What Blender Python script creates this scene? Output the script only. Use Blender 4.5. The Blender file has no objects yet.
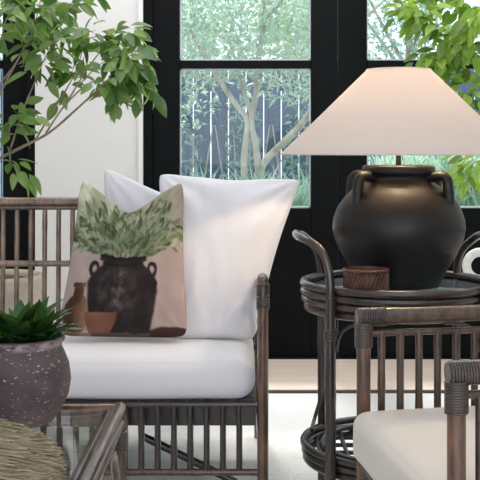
import bpy, math, random
from mathutils import Vector, Matrix, noise
random.seed(7)
PI = math.pi
scn = bpy.context.scene
COL = scn.collection
F = 1075.0; H = 1.08; HX = 240.0; HY = 150.0

def P(px, py, D):
    return Vector(((px - HX) / F * D, D, H - (py - HY) / F * D))

# ------------------------------------------------------------------ materials
def srgb(r, g, b):
    f = lambda c: ((c / 255 + 0.055) / 1.055) ** 2.4 if c / 255 > 0.04045 else c / 255 / 12.92
    return (f(r), f(g), f(b), 1.0)

class NT:
    def __init__(s, name):
        s.m = bpy.data.materials.new(name); s.m.use_nodes = True
        s.t = s.m.node_tree; s.t.nodes.clear()
        s.out = s.n('ShaderNodeOutputMaterial')
    def n(s, t, **kw):
        nd = s.t.nodes.new(t)
        for k, v in kw.items(): setattr(nd, k, v)
        return nd
    def l(s, a, b): s.t.links.new(a, b)
    def bsdf(s, **kw):
        b = s.n('ShaderNodeBsdfPrincipled')
        for k, v in kw.items(): b.inputs[k.replace('_', ' ')].default_value = v
        s.l(b.outputs[0], s.out.inputs[0]); return b
    def ramp(s, fac, stops):
        r = s.n('ShaderNodeValToRGB'); e = r.color_ramp.elements
        while len(e) < len(stops): e.new(0.5)
        for i, (p, c) in enumerate(stops): e[i].position = p; e[i].color = c
        s.l(fac, r.inputs[0]); return r.outputs[0]
    def coord(s, kind='Object', scale=(1, 1, 1)):
        c = s.n('ShaderNodeTexCoord'); m = s.n('ShaderNodeMapping')
        m.inputs['Scale'].default_value = scale
        s.l(c.outputs[kind], m.inputs[0]); return m.outputs[0]
    def noise(s, vec, scale, detail=4, rough=0.55):
        n = s.n('ShaderNodeTexNoise'); n.inputs['Scale'].default_value = scale
        n.inputs['Detail'].default_value = detail; n.inputs['Roughness'].default_value = rough
        s.l(vec, n.inputs['Vector']); return n.outputs[0]
    def bump(s, b, h, strength=0.2, dist=0.01):
        n = s.n('ShaderNodeBump'); n.inputs['Strength'].default_value = strength
        n.inputs['Distance'].default_value = dist
        s.l(h, n.inputs['Height']); s.l(n.outputs[0], b.inputs['Normal'])

def mat_noise(name, stops, scale=10, rough=0.6, bump=0.0, bscale=None, stretch=(1, 1, 1), bdist=0.004, spec=0.5, coat=0.0, detail=5):
    t = NT(name); b = t.bsdf(Roughness=rough)
    b.inputs['Specular IOR Level'].default_value = spec
    b.inputs['Coat Weight'].default_value = coat
    v = t.coord('Object', stretch)
    n = t.noise(v, scale, detail)
    t.l(t.ramp(n, stops), b.inputs['Base Color'])
    if bump:
        t.bump(b, t.noise(v, bscale or scale, detail), bump, bdist)
    return t.m

def mat_leaf(name, cols, transl=0.35, rough=0.35, spec=0.5, tint=(0.35, 0.55, 0.05, 1)):
    t = NT(name)
    b = t.n('ShaderNodeBsdfPrincipled'); b.inputs['Roughness'].default_value = rough
    b.inputs['Specular IOR Level'].default_value = spec
    g = t.n('ShaderNodeNewGeometry')
    n = len(cols)
    c = t.ramp(g.outputs['Random Per Island'], [(i / (n - 1), k) for i, k in enumerate(cols)])
    t.l(c, b.inputs['Base Color'])
    tr = t.n('ShaderNodeBsdfTranslucent')
    mx = t.n('ShaderNodeMix', data_type='RGBA'); mx.inputs[0].default_value = 0.5
    t.l(c, mx.inputs[6]); mx.inputs[7].default_value = tint
    t.l(mx.outputs[2], tr.inputs[0])
    s = t.n('ShaderNodeMixShader'); s.inputs[0].default_value = transl
    t.l(b.outputs[0], s.inputs[1]); t.l(tr.outputs[0], s.inputs[2]); t.l(s.outputs[0], t.out.inputs[0])
    return t.m

def mat_rattan(name, dark, light, rough=0.38):
    t = NT(name); b = t.bsdf(Roughness=rough)
    b.inputs['Coat Weight'].default_value = 0.8; b.inputs['Coat Roughness'].default_value = 0.13
    v = t.coord('Object', (1, 1, 1))
    n1 = t.noise(v, 9, 3); n2 = t.noise(t.coord('Object', (90, 90, 12)), 1.0, 3)
    mx = t.n('ShaderNodeMath', operation='ADD'); t.l(n1, mx.inputs[0]); t.l(n2, mx.inputs[1])
    md = t.n('ShaderNodeMath', operation='MULTIPLY'); t.l(mx.outputs[0], md.inputs[0]); md.inputs[1].default_value = 0.5
    t.l(t.ramp(md.outputs[0], [(0.36, dark), (0.62, light)]), b.inputs['Base Color'])
    t.bump(b, n2, 0.25, 0.002)
    return t.m

def mat_fabric(name, col, scale=900, rough=0.9):
    t = NT(name); b = t.bsdf(Roughness=rough)
    b.inputs['Specular IOR Level'].default_value = 0.15
    b.inputs['Sheen Weight'].default_value = 0.2
    b.inputs['Base Color'].default_value = col
    v = t.coord('Object')
    n = t.noise(v, 14, 3)
    t.bump(b, n, 0.22, 0.012)
    return t.m

def mat_glass(name, tint=(0.93, 0.96, 0.95, 1), ior=1.45, gloss=1.0):
    t = NT(name)
    tr = t.n('ShaderNodeBsdfTransparent'); tr.inputs[0].default_value = tint
    gl = t.n('ShaderNodeBsdfGlossy'); gl.inputs['Roughness'].default_value = 0.02
    fr = t.n('ShaderNodeFresnel'); fr.inputs[0].default_value = ior
    mu = t.n('ShaderNodeMath', operation='MULTIPLY'); mu.inputs[1].default_value = gloss
    t.l(fr.outputs[0], mu.inputs[0])
    s = t.n('ShaderNodeMixShader'); t.l(mu.outputs[0], s.inputs[0])
    t.l(tr.outputs[0], s.inputs[1]); t.l(gl.outputs[0], s.inputs[2]); t.l(s.outputs[0], t.out.inputs[0])
    return t.m

M = {}
M['rattan'] = mat_rattan('dark_rattan', srgb(24, 17, 13), srgb(96, 70, 54), 0.33)
M['rattan_warm'] = mat_rattan('brown_rattan', srgb(46, 30, 22), srgb(122, 86, 64), 0.34)
M['rattan_back'] = mat_rattan('sofa_back_rattan', srgb(70, 54, 43), srgb(150, 124, 102))
M['rattan_cart'] = mat_rattan('cart_rattan', srgb(16, 12, 10), srgb(60, 44, 35), 0.3)
M['rattan_black'] = mat_rattan('black_rattan', srgb(16, 14, 14), srgb(52, 42, 38), 0.32)
M['binding'] = mat_rattan('rattan_binding', srgb(26, 20, 18), srgb(84, 68, 60), 0.3)
M['white'] = mat_fabric('white_linen', srgb(224, 225, 232))
M['seat_white'] = mat_fabric('white_seat_cotton', srgb(226, 227, 232))
M['cream'] = mat_fabric('cream_seat_cotton', srgb(226, 220, 212))
M['black_paint'] = mat_noise('black_door_paint', [(0.3, srgb(15, 17, 19)), (0.7, srgb(21, 23, 25))], 3, 0.5, spec=0.08)
M['wall'] = mat_noise('warm_white_plaster', [(0.3, srgb(234, 233, 232)), (0.7, srgb(239, 238, 237))], 4, 0.85, 0.05, 60)
M['ceiling'] = mat_noise('ceiling_white', [(0.3, srgb(236, 235, 233)), (0.7, srgb(240, 239, 238))], 4, 0.9)
M['trim'] = mat_noise('white_trim_paint', [(0.3, srgb(243, 243, 243)), (0.7, srgb(246, 246, 246))], 4, 0.4)
M['glass'] = mat_glass('door_glass', (0.93, 0.96, 0.97, 1), 1.45, .6)
M['table_glass'] = mat_glass('table_glass', (0.95, 0.97, 0.965, 1), 1.45, .55)
M['straw'] = None
t = NT('dried_straw'); b = t.bsdf(Roughness=0.75)
g = t.n('ShaderNodeNewGeometry')
t.l(t.ramp(g.outputs['Random Per Island'], [(0, srgb(122, 110, 86)), (0.35, srgb(172, 160, 132)), (0.7, srgb(192, 180, 152)), (0.9, srgb(156, 138, 110)), (1, srgb(112, 110, 70))]), b.inputs['Base Color'])
M['straw'] = t.m
M['jar'] = mat_noise('matt_black_clay', [(0.25, srgb(19, 18, 18)), (0.75, srgb(31, 29, 28))], 7, 0.42, 0.15, 30, (1, 1, 5), spec=0.4)
M['bowl_weave'] = mat_noise('dark_red_wicker', [(0.3, srgb(56, 36, 30)), (0.7, srgb(112, 76, 62))], 30, 0.5)
M['metal'] = mat_noise('dark_bronze', [(0.3, srgb(40, 36, 32)), (0.7, srgb(60, 54, 48))], 12, 0.35)
M['planter_white'] = mat_noise('rough_white_ceramic', [(0.3, srgb(226, 224, 220)), (0.7, srgb(244, 243, 240))], 30, 0.6, 0.4, 80)
M['planter_cream'] = mat_noise('cream_stone_planter', [(0.3, srgb(196, 184, 164)), (0.7, srgb(226, 216, 198))], 18, 0.8, 0.3, 50)
M['soil'] = mat_noise('brown_soil', [(0.3, srgb(70, 48, 34)), (0.7, srgb(120, 88, 64))], 60, 0.95, 0.6, 90)
M['bark'] = mat_noise('pale_bark', [(0.3, srgb(120, 104, 88)), (0.7, srgb(172, 158, 140))], 20, 0.85, 0.4, 40, (1, 1, .3))
M['garden_bark'] = mat_noise('garden_bark', [(0.3, srgb(150, 140, 128)), (0.7, srgb(206, 198, 186))], 14, 0.85, 0.4, 40, (1, 1, .3))
M['fence'] = mat_noise('blue_grey_fence', [(0.3, srgb(64, 82, 104)), (0.7, srgb(94, 112, 134))], 5, 0.7, 0.2, 30, (4, 4, .4))
M['tray_glass'] = mat_noise('smoked_mirror', [(0.3, srgb(150, 165, 172)), (0.7, srgb(170, 182, 188))], 3, 0.08)
M['shade'] = None
# linen lamp shade, lets the bulb glow through
t = NT('shade_linen')
v = t.coord('Object'); nz = t.noise(v, 120, 2)
c = t.ramp(nz, [(0.3, srgb(236, 226, 218)), (0.7, srgb(241, 231, 224))])
d = t.n('ShaderNodeBsdfDiffuse'); tr = t.n('ShaderNodeBsdfTranslucent')
t.l(c, d.inputs[0]); t.l(c, tr.inputs[0])
s = t.n('ShaderNodeMixShader'); s.inputs[0].default_value = 0.27
t.l(d.outputs[0], s.inputs[1]); t.l(tr.outputs[0], s.inputs[2]); t.l(s.outputs[0], t.out.inputs[0])
M['shade'] = t.m
t = NT('lamp_bulb'); e = t.n('ShaderNodeEmission'); e.inputs[0].default_value = (1, 0.72, 0.42, 1); e.inputs[1].default_value = 12
t.l(e.outputs[0], t.out.inputs[0]); M['bulb'] = t.m
# aged pot
t = NT('aged_terracotta'); b = t.bsdf(Roughness=0.62)
v = t.coord('Object', (1, 1, 1.6)); n = t.noise(v, 7, 5)
base = t.ramp(n, [(0.3, srgb(58, 46, 47)), (0.55, srgb(98, 84, 87)), (0.75, srgb(128, 108, 106))])
sp = t.ramp(t.noise(t.coord('Object', (1, 1, 2.2)), 85, 3, 0.6), [(0.62, (0, 0, 0, 1)), (0.68, (1, 1, 1, 1))])
mx = t.n('ShaderNodeMix', data_type='RGBA'); t.l(sp, mx.inputs[0]); t.l(base, mx.inputs[6]); mx.inputs[7].default_value = srgb(206, 196, 192)
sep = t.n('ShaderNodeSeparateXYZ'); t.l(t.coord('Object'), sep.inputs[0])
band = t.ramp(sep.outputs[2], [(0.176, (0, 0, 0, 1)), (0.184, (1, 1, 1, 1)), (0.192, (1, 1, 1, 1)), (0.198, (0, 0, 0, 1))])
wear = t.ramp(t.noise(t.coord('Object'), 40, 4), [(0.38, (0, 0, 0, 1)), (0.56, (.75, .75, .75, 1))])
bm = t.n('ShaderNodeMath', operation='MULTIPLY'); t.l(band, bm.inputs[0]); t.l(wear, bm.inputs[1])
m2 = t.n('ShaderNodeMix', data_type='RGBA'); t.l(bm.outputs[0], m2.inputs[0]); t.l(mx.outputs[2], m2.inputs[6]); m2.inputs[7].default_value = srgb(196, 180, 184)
t.l(m2.outputs[2], b.inputs['Base Color']); t.bump(b, t.noise(v, 45, 4), 0.4, 0.004)
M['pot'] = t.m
M['floor'] = mat_noise('pale_stone_floor', [(0.3, srgb(240, 241, 242)), (0.7, srgb(246, 247, 249))], 3, 0.3, 0.03, 20)
M['mat_tan'] = mat_noise('tan_timber_strip', [(0.3, srgb(236, 216, 200)), (0.7, srgb(246, 230, 217))], 4, 0.6, 0.1, 30, (.4, 6, 1))
M['joint'] = mat_noise('dark_joint', [(0.3, srgb(70, 64, 60)), (0.7, srgb(86, 78, 72))], 8, 0.7)
t = NT('wool_rug'); b = t.bsdf(Roughness=0.95); b.inputs['Specular IOR Level'].default_value = 0.1
v = t.coord('Object'); n = t.noise(v, 26, 6, 0.7)
t.l(t.ramp(n, [(0.3, srgb(216, 212, 208)), (0.42, srgb(246, 245, 243)), (0.7, srgb(250, 249, 248))]), b.inputs['Base Color'])
t.bump(b, t.noise(v, 90, 4), 0.7, 0.008); M['rug'] = t.m
M['leaf_ficus'] = mat_leaf('ficus_leaf', [srgb(48, 88, 52), srgb(92, 134, 74), srgb(144, 178, 98), srgb(60, 100, 60), srgb(176, 202, 134)], 0.45, 0.25, .7)
M['leaf_lime'] = mat_leaf('lime_leaf', [srgb(116, 164, 66), srgb(170, 210, 96), srgb(204, 230, 130), srgb(74, 116, 54), srgb(186, 220, 108)], 0.55, 0.28)
M['leaf_lily'] = mat_leaf('dark_glossy_leaf', [srgb(20, 46, 26), srgb(36, 74, 40), srgb(52, 98, 50), srgb(26, 56, 32)], 0.12, 0.22)
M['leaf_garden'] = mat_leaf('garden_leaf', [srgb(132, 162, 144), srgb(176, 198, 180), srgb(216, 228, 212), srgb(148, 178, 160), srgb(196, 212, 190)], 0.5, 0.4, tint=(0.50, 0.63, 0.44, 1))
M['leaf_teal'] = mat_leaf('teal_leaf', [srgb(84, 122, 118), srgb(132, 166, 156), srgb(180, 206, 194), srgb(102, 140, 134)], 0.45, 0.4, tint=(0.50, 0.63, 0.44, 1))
M['leaf_yellow'] = mat_leaf('yellow_green_leaf', [srgb(150, 178, 96), srgb(190, 206, 120), srgb(120, 156, 90)], 0.45, 0.4)
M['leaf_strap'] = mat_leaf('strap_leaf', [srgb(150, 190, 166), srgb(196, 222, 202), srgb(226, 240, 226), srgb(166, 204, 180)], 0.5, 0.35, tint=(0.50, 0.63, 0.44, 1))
M['ground'] = mat_noise('garden_paving', [(0.3, srgb(170, 176, 168)), (0.7, srgb(200, 206, 196))], 4, 0.8, 0.2, 30)
M['print'] = None
t = NT('printed_linen'); b = t.bsdf(Roughness=0.9); b.inputs['Specular IOR Level'].default_value = 0.15
a = t.n('ShaderNodeVertexColor'); a.layer_name = 'print'
t.l(a.outputs[0], b.inputs['Base Color']); t.bump(b, t.noise(t.coord('Object'), 14, 3), 0.22, 0.012)
M['print'] = t.m

# ------------------------------------------------------------------ mesh builder
def catmull(pts, n=6, closed=False):
    pts = [Vector(p) for p in pts]; out = []
    N = len(pts); rng = range(N if closed else N - 1)
    for i in rng:
        g = (lambda k: pts[k % N]) if closed else (lambda k: pts[max(0, min(N - 1, k))])
        p0, p1, p2, p3 = g(i - 1), g(i), g(i + 1), g(i + 2)
        for j in range(n):
            u = j / n
            out.append(0.5 * ((2 * p1) + (p2 - p0) * u + (2 * p0 - 5 * p1 + 4 * p2 - p3) * u * u + (3 * p1 - p0 - 3 * p2 + p3) * u ** 3))
    if not closed: out.append(pts[-1])
    return out

def rootof(o):
    while o.parent: o = o.parent
    return o

class MB:
    def __init__(s): s.v = []; s.f = []
    def box(s, a, b):
        x0, y0, z0 = a; x1, y1, z1 = b; k = len(s.v)
        s.v += [(x0, y0, z0), (x1, y0, z0), (x1, y1, z0), (x0, y1, z0), (x0, y0, z1), (x1, y0, z1), (x1, y1, z1), (x0, y1, z1)]
        s.f += [tuple(k + i for i in q) for q in ((3, 2, 1, 0), (4, 5, 6, 7), (0, 1, 5, 4), (1, 2, 6, 5), (2, 3, 7, 6), (3, 0, 4, 7))]
        return s
    def tube(s, pts, r, seg=10, closed=False, cap=True):
        pts = [Vector(p) for p in pts]; n = len(pts); k = len(s.v)
        rad = r if isinstance(r, (list, tuple)) else [r] * n
        T = []
        for i in range(n):
            a = pts[(i - 1) % n] if (closed or i > 0) else pts[i]
            c = pts[(i + 1) % n] if (closed or i < n - 1) else pts[i]
            T.append((c - a).normalized())
        up = Vector((0, 0, 1)) if abs(T[0].z) < 0.9 else Vector((1, 0, 0))
        N = (up - T[0] * up.dot(T[0])).normalized()
        for i in range(n):
            if i:
                N = N - T[i] * N.dot(T[i]); N.normalize()
            B = T[i].cross(N)
            for j in range(seg):
                a = 2 * PI * j / seg
                s.v.append(tuple(pts[i] + (N * math.cos(a) + B * math.sin(a)) * rad[i]))
        for i in range(n if closed else n - 1):
            for j in range(seg):
                a0 = k + i * seg + j; a1 = k + i * seg + (j + 1) % seg
                b0 = k + ((i + 1) % n) * seg + j; b1 = k + ((i + 1) % n) * seg + (j + 1) % seg
                s.f.append((a0, a1, b1, b0))
        if cap and not closed:
            s.f.append(tuple(k + j for j in reversed(range(seg))))
            s.f.append(tuple(k + (n - 1) * seg + j for j in range(seg)))
        return s
    def pole(s, a, b, r, seg=10, node=True):
        a = Vector(a); b = Vector(b); L = (b - a).length
        n = max(2, int(L / 0.03)); pts = []; rs = []
        ph = random.random() * 0.3
        for i in range(n + 1):
            u = i / n; pts.append(a.lerp(b, u))
            d = ((u * L + ph) % 0.30)
            bump = 1.0 + (0.10 if node and d < 0.03 else 0)
            rs.append(r * bump)
        return s.tube(pts, rs, seg)
    def helix(s, a, b, R, r, turns, seg=6, per=14):
        a = Vector(a); b = Vector(b); T = (b - a).normalized()
        up = Vector((0, 0, 1)) if abs(T.z) < 0.9 else Vector((1, 0, 0))
        N = (up - T * up.dot(T)).normalized(); B = T.cross(N)
        n = int(turns * per); pts = []
        for i in range(n + 1):
            u = i / n; w = 2 * PI * turns * u
            pts.append(a.lerp(b, u) + (N * math.cos(w) + B * math.sin(w)) * R)
        return s.tube(pts, r, seg)
    def lathe(s, prof, c=(0, 0, 0), seg=48, close=True):
        k = len(s.v); n = len(prof)
        for r, z in prof:
            for j in range(seg):
                a = 2 * PI * j / seg
                s.v.append((c[0] + r * math.cos(a), c[1] + r * math.sin(a), c[2] + z))
        for i in range(n - 1):
            for j in range(seg):
                s.f.append((k + i * seg + j, k + i * seg + (j + 1) % seg, k + (i + 1) * seg + (j + 1) % seg, k + (i + 1) * seg + j))
        if close:
            s.f.append(tuple(k + j for j in reversed(range(seg))))
            s.f.append(tuple(k + (n - 1) * seg + j for j in range(seg)))
        return s
    def leaf(s, base, d, up, L, W, droop=0.25, fold=0.12, n=4):
        base = Vector(base); d = Vector(d).normalized()
        up = Vector(up); up = up - d * up.dot(d)
        if up.length < 1e-3: up = Vector((1, 0, 0)) - d * d.x
        up.normalize(); sd = d.cross(up); k = len(s.v)
        for i in range(n + 1):
            u = i / n
            c = base + d * (L * u) - up * (droop * L * u * u)
            w = W * 0.5 * (math.sin(PI * min(1, u ** 0.75)) ** 0.8 if 0 < u < 1 else 0.04)
            s.v += [tuple(c - sd * w + up * fold * w * 2), tuple(c), tuple(c + sd * w + up * fold * w * 2)]
        for i in range(n):
            a = k + 3 * i
            s.f += [(a, a + 1, a + 4, a + 3), (a + 1, a + 2, a + 5, a + 4)]
        return s
    def build(s, name, mat, parent=None, origin=None, smooth=True):
        me = bpy.data.meshes.new(name)
        off = Vector((0, 0, 0))
        if parent: off = rootof(parent).location.copy()
        elif origin is not None: off = Vector(origin)
        me.from_pydata([(x - off.x, y - off.y, z - off.z) for x, y, z in s.v], [], s.f)
        me.materials.append(mat if not isinstance(mat, str) else M[mat])
        if smooth:
            me.polygons.foreach_set('use_smooth', [True] * len(me.polygons))
        me.update()
        o = bpy.data.objects.new(name, me); COL.objects.link(o)
        if parent: o.parent = parent
        elif origin is not None: o.location = off
        return o

def sharp(o, ang=40):
    o.data.set_sharp_from_angle(angle=math.radians(ang)); return o

def bevel(o, w=0.004, seg=2):
    m = o.modifiers.new('edge', 'BEVEL'); m.width = w; m.segments = seg; m.limit_method = 'ANGLE'
    return o

def tag(o, label, cat, group=None, kind=None):
    o['label'] = label; o['category'] = cat
    if group: o['group'] = group
    if kind: o['kind'] = kind
    return o

def thing(name, label, cat, loc, group=None):
    o = bpy.data.objects.new(name, None); COL.objects.link(o); o.location = loc
    o.empty_display_size = 0.1
    return tag(o, label, cat, group)

def struct(name, mb, mat, label, parent=None, smooth=False):
    o = mb.build(name, mat, parent, smooth=smooth)
    if not parent: o['kind'] = 'structure'; o['label'] = label; o['category'] = name.split('_')[0]
    return o

def poleobj(name, a, b, r, mat, parent, seg=10):
    return sharp(MB().pole(a, b, r, seg).build(name, mat, parent), 60)

def tubeobj(name, pts, r, mat, parent, n=6, closed=False, seg=10):
    return MB().tube(catmull(pts, n, closed), r, seg, closed).build(name, mat, parent)

def smooth(a, b, x):
    t = max(0, min(1, (x - a) / (b - a))); return t * t * (3 - 2 * t)

def rbox(a, b, r, crown=0.0, n=26, wob=0.0, seed=0, front=0.0):
    """rounded upholstery block"""
    mb = MB(); a = Vector(a); b = Vector(b); c = (a + b) / 2; h = (b - a) / 2
    idx = {}
    def vert(p):
        key = (round(p[0], 5), round(p[1], 5), round(p[2], 5))
        if key in idx: return idx[key]
        q = [0, 0, 0]
        # concentrate samples near the edges
        for i in range(3):
            q[i] = math.copysign(1 - (1 - abs(p[i])) ** 1.6, p[i]) * h[i]
        inner = [max(-(h[i] - r), min(h[i] - r, q[i])) for i in range(3)]
        d = Vector([q[i] - inner[i] for i in range(3)])
        if d.length > 1e-6:
            d = d.normalized() * r
        v = Vector(inner) + d
        x, y, z = p
        cz = crown * (1 - x ** 4) ** 2 * (1 - y ** 4) ** 2
        if v.z > 0: v.z += cz * smooth(0, 1, v.z / h.z)
        if wob:
            w = noise.noise(Vector((v.x * 5 + seed, v.y * 5, v.z * 5))) * wob
            v += (d.normalized() if d.length > 1e-6 else Vector((0, 0, 1))) * w
        idx[key] = len(mb.v); mb.v.append(tuple(c + v)); return idx[key]
    for ax in range(3):
        for sgn in (-1, 1):
            for i in range(n):
                for j in range(n):
                    qs = []
                    for di, dj in ((0, 0), (1, 0), (1, 1), (0, 1)):
                        p = [0, 0, 0]; p[ax] = sgn
                        p[(ax + 1) % 3] = -1 + 2 * (i + di) / n; p[(ax + 2) % 3] = -1 + 2 * (j + dj) / n
                        qs.append(vert(p))
                    mb.f.append(tuple(qs if sgn > 0 else reversed(qs)))
    return mb

def pillow(TL, TR, BR, BL, thick, dips=(0.02, 0.02, 0.02, 0.02), n=60, seed=0, wr=0.006, powr=0.42, sag=0.25, crn=0.014):
    """dips: inward pull of top, right, bottom, left edge (metres)"""
    TL, TR, BR, BL = [Vector(p) for p in (TL, TR, BR, BL)]
    U = ((TR - TL) + (BR - BL)).normalized(); V = ((BL - TL) + (BR - TR)).normalized()
    N = U.cross(V).normalized()
    if N.y > 0: N = -N
    mb = MB(); uv = []
    ids = {}
    def pt(u, v, side):
        p = TL * (1 - u) * (1 - v) + TR * u * (1 - v) + BR * u * v + BL * (1 - u) * v
        su = (4 * u * (1 - u)); sv = (4 * v * (1 - v))
        p = p + V * (dips[0] * max(0, 1.02 - math.sqrt((2 * u - 1) ** 2 + .02)) ** 1.15 * (1 - v) ** 2.0) - V * (dips[2] * su * v ** 2.0)
        p = p + U * (dips[3] * sv * (1 - u) ** 2.0) - U * (dips[1] * sv * u ** 2.0)
        kc = (abs(2 * u - 1) * abs(2 * v - 1)) ** 9 * crn
        p = p + (-U * math.copysign(1, 2 * u - 1) - V * math.copysign(1, 2 * v - 1)) * kc
        vv = v ** (1 - sag)
        e = max(0, su * 4 * vv * (1 - vv)) ** powr
        h = thick / 2 * e
        w = noise.noise(Vector((u * 3 + seed, v * 3, side * 3.3))) * wr * 1.6 + noise.noise(Vector((u * 9 + seed, v * 5 + 4, side))) * wr * 0.6
        # creases running from the corners
        for (cu, cv) in ((0, 0), (1, 0), (1, 1), (0, 1)):
            du, dv = abs(u - cu), abs(v - cv); rr = math.hypot(du, dv)
            if rr < 0.6: w += math.sin(math.atan2(dv, du) * 12 + seed + cu * 3 + cv) * wr * (0.6 - rr) * 1.1
        h += w * min(1, e * 1.5)
        return p + N * h * side
    for side in (1, -1):
        for j in range(n + 1):
            for i in range(n + 1):
                if side < 0 and (i in (0, n) or j in (0, n)):
                    ids[(side, i, j)] = ids[(1, i, j)]; continue
                u, v = i / n, j / n
                ids[(side, i, j)] = len(mb.v); mb.v.append(tuple(pt(u, v, side))); uv.append((u, v, side))
        for j in range(n):
            for i in range(n):
                q = [ids[(side, i, j)], ids[(side, i, j + 1)], ids[(side, i + 1, j + 1)], ids[(side, i + 1, j)]]
                mb.f.append(tuple(q if side > 0 else reversed(q)))
    edge = [pt(i / 24, 0, 1) for i in range(24)] + [pt(1, i / 24, 1) for i in range(24)] + [pt(1 - i / 24, 1, 1) for i in range(24)] + [pt(0, 1 - i / 24, 1) for i in range(24)]
    return mb, uv, edge

# ------------------------------------------------------------------ the room
YW = 5.58
mb = MB().box((-3.2, -3.2, -0.16), (3.2, 5.75, -0.012)); struct('floor', mb, 'floor', 'pale stone floor')
mb = MB().box((-3.2, 5.0, -0.012), (3.2, 5.56, -0.002))
tr = mb.box((-3.2, 4.85, -0.012), (3.2, 5.0, -0.002)); struct('trim_1', tr, 'mat_tan', 'tan strip along the foot of the black doors')
struct('trim_2', MB().box((-3.2, 4.825, -0.012), (3.2, 4.85, -0.001)), 'joint', 'dark joint line in front of the tan strip')
struct('ceiling', MB().box((-3.2, -3.2, 2.8), (3.2, 5.75, 2.9)), 'ceiling', 'white ceiling')
XA0, XA1, XB0, XB1 = -2.45, -1.064, -0.515, 1.56
w = MB()
w.box((-3.2, YW, -0.1), (XA0, YW + .17, 2.8)); w.box((XA1, YW, -0.1), (XB0, YW + .17, 2.8)); w.box((XB1, YW, -0.1), (3.2, YW + .17, 2.8))
w.box((XA0, YW, 2.4), (XA1, YW + .17, 2.8)); w.box((XB0, YW, 2.4), (XB1, YW + .17, 2.8))
struct('wall_back', w, 'wall', 'warm white wall between the black windows')
struct('wall_left', MB().box((-3.3, -3.2, -0.1), (-3.2, 5.75, 2.8)), 'wall', 'white left wall')
struct('wall_right', MB().box((3.2, -3.2, -0.1), (3.3, 5.75, 2.8)), 'wall', 'white right wall')
w = MB(); w.box((-3.2, -3.3, -0.1), (-2.4, -3.2, 2.8)); w.box((2.4, -3.3, -0.1), (3.2, -3.2, 2.8))
w.box((-2.4, -3.3, -0.1), (2.4, -3.2, 0.12)); w.box((-2.4, -3.3, 2.68), (2.4, -3.2, 2.8))
struct('wall_front', w, 'wall', 'white wall behind the camera with a wide window opening')
struct('trim_3', MB().box((-0.526, YW - .02, -0.012), (-0.503, YW + .17, 2.42)), 'trim', 'white casing strip beside the black door')

def leaf_door(name, x0, x1, gx0, gx1, gz0, label, zt, ztop=2.36, y0=YW + .04, y1=YW + .09):
    root = thing(name, label, 'door', ((x0 + x1) / 2, (y0 + y1) / 2, 0)); root['kind'] = 'structure'
    f = MB()
    f.box((x0, y0, 0), (gx0, y1, ztop)); f.box((gx1, y0, 0), (x1, y1, ztop))
    f.box((gx0, y0, 0), (gx1, y1, gz0)); f.box((gx0, y0, ztop - .12), (gx1, y1, ztop))
    fr = bevel(f.build('door_frame', 'black_paint', root, smooth=False), .004)
    bevel(MB().box((gx0, y0 + .004, zt - .021), (gx1, y1 - .004, zt + .021)).build('transom_bar', 'black_paint', root, smooth=False), .004)
    MB().box((gx0, y0 + .022, gz0), (gx1, y0 + .028, ztop - .12)).build('pane', 'glass', root, smooth=False)
    b = MB()  # white strips imitate light caught on the black frame edges
    for (za, zb) in ((gz0, zt - .021), (zt + .021, ztop - .12)):
        b.box((gx0, y0 + .030, za), (gx0 + .008, y1 - .002, zb)); b.box((gx1 - .008, y0 + .030, za), (gx1, y1 - .002, zb))
        b.box((gx0, y0 + .030, za), (gx1, y1 - .002, za + .008)); b.box((gx0, y0 + .030, zb - .008), (gx1, y1 - .002, zb))
    o = b.build('edge_glint', 'trim', root, smooth=False); o['label'] = 'pale strip round the glass imitating light caught on the frame edges'
    return root
def frame(name, x0, x1, label):
    b = MB(); b.box((x0, YW + .01, 0), (x0 + .045, YW + .13, 2.4)); b.box((x1 - .045, YW + .01, 0), (x1, YW + .13, 2.4))
    b.box((x0, YW + .01, 2.36), (x1, YW + .13, 2.4)); b.box((x0, YW + .01, -.012), (x1, YW + .16, 0.0))
    o = b.build(name, 'black_paint', smooth=False); o['kind'] = 'structure'; o['label'] = label; o['category'] = 'trim'; bevel(o, .004)
YG = YW + .06; ZT = H + 85.5 / F * YG; GZ = H - 58 / F * YG
frame('trim_4', XB0 + .012, XB1, 'black frame around the double garden doors')
frame('trim_5', XA0, XA1, 'black frame around the left garden window')
leaf_door('door_1', -.455, .512, -.316, .372, GZ, 'black glazed garden door behind the sofa', ZT)
leaf_door('door_2', .516, 1.512, .664, 1.36, GZ, 'black glazed garden door behind the lamp', ZT)
leaf_door('window_1', XA0 + .047, XA1 - .047, XA0 + .17, -1.24, GZ, 'tall black window left of the white wall', ZT)

# ------------------------------------------------------------------ rug
mb = rbox((-2.2, 0.9, -0.0119), (2.2, 4.12, -0.0003), 0.005, n=40)
tag(mb.build('area_rug', 'rug', origin=(0, 2.5, -0.0119)), 'off-white textured wool rug under the furniture', 'rug')

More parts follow.
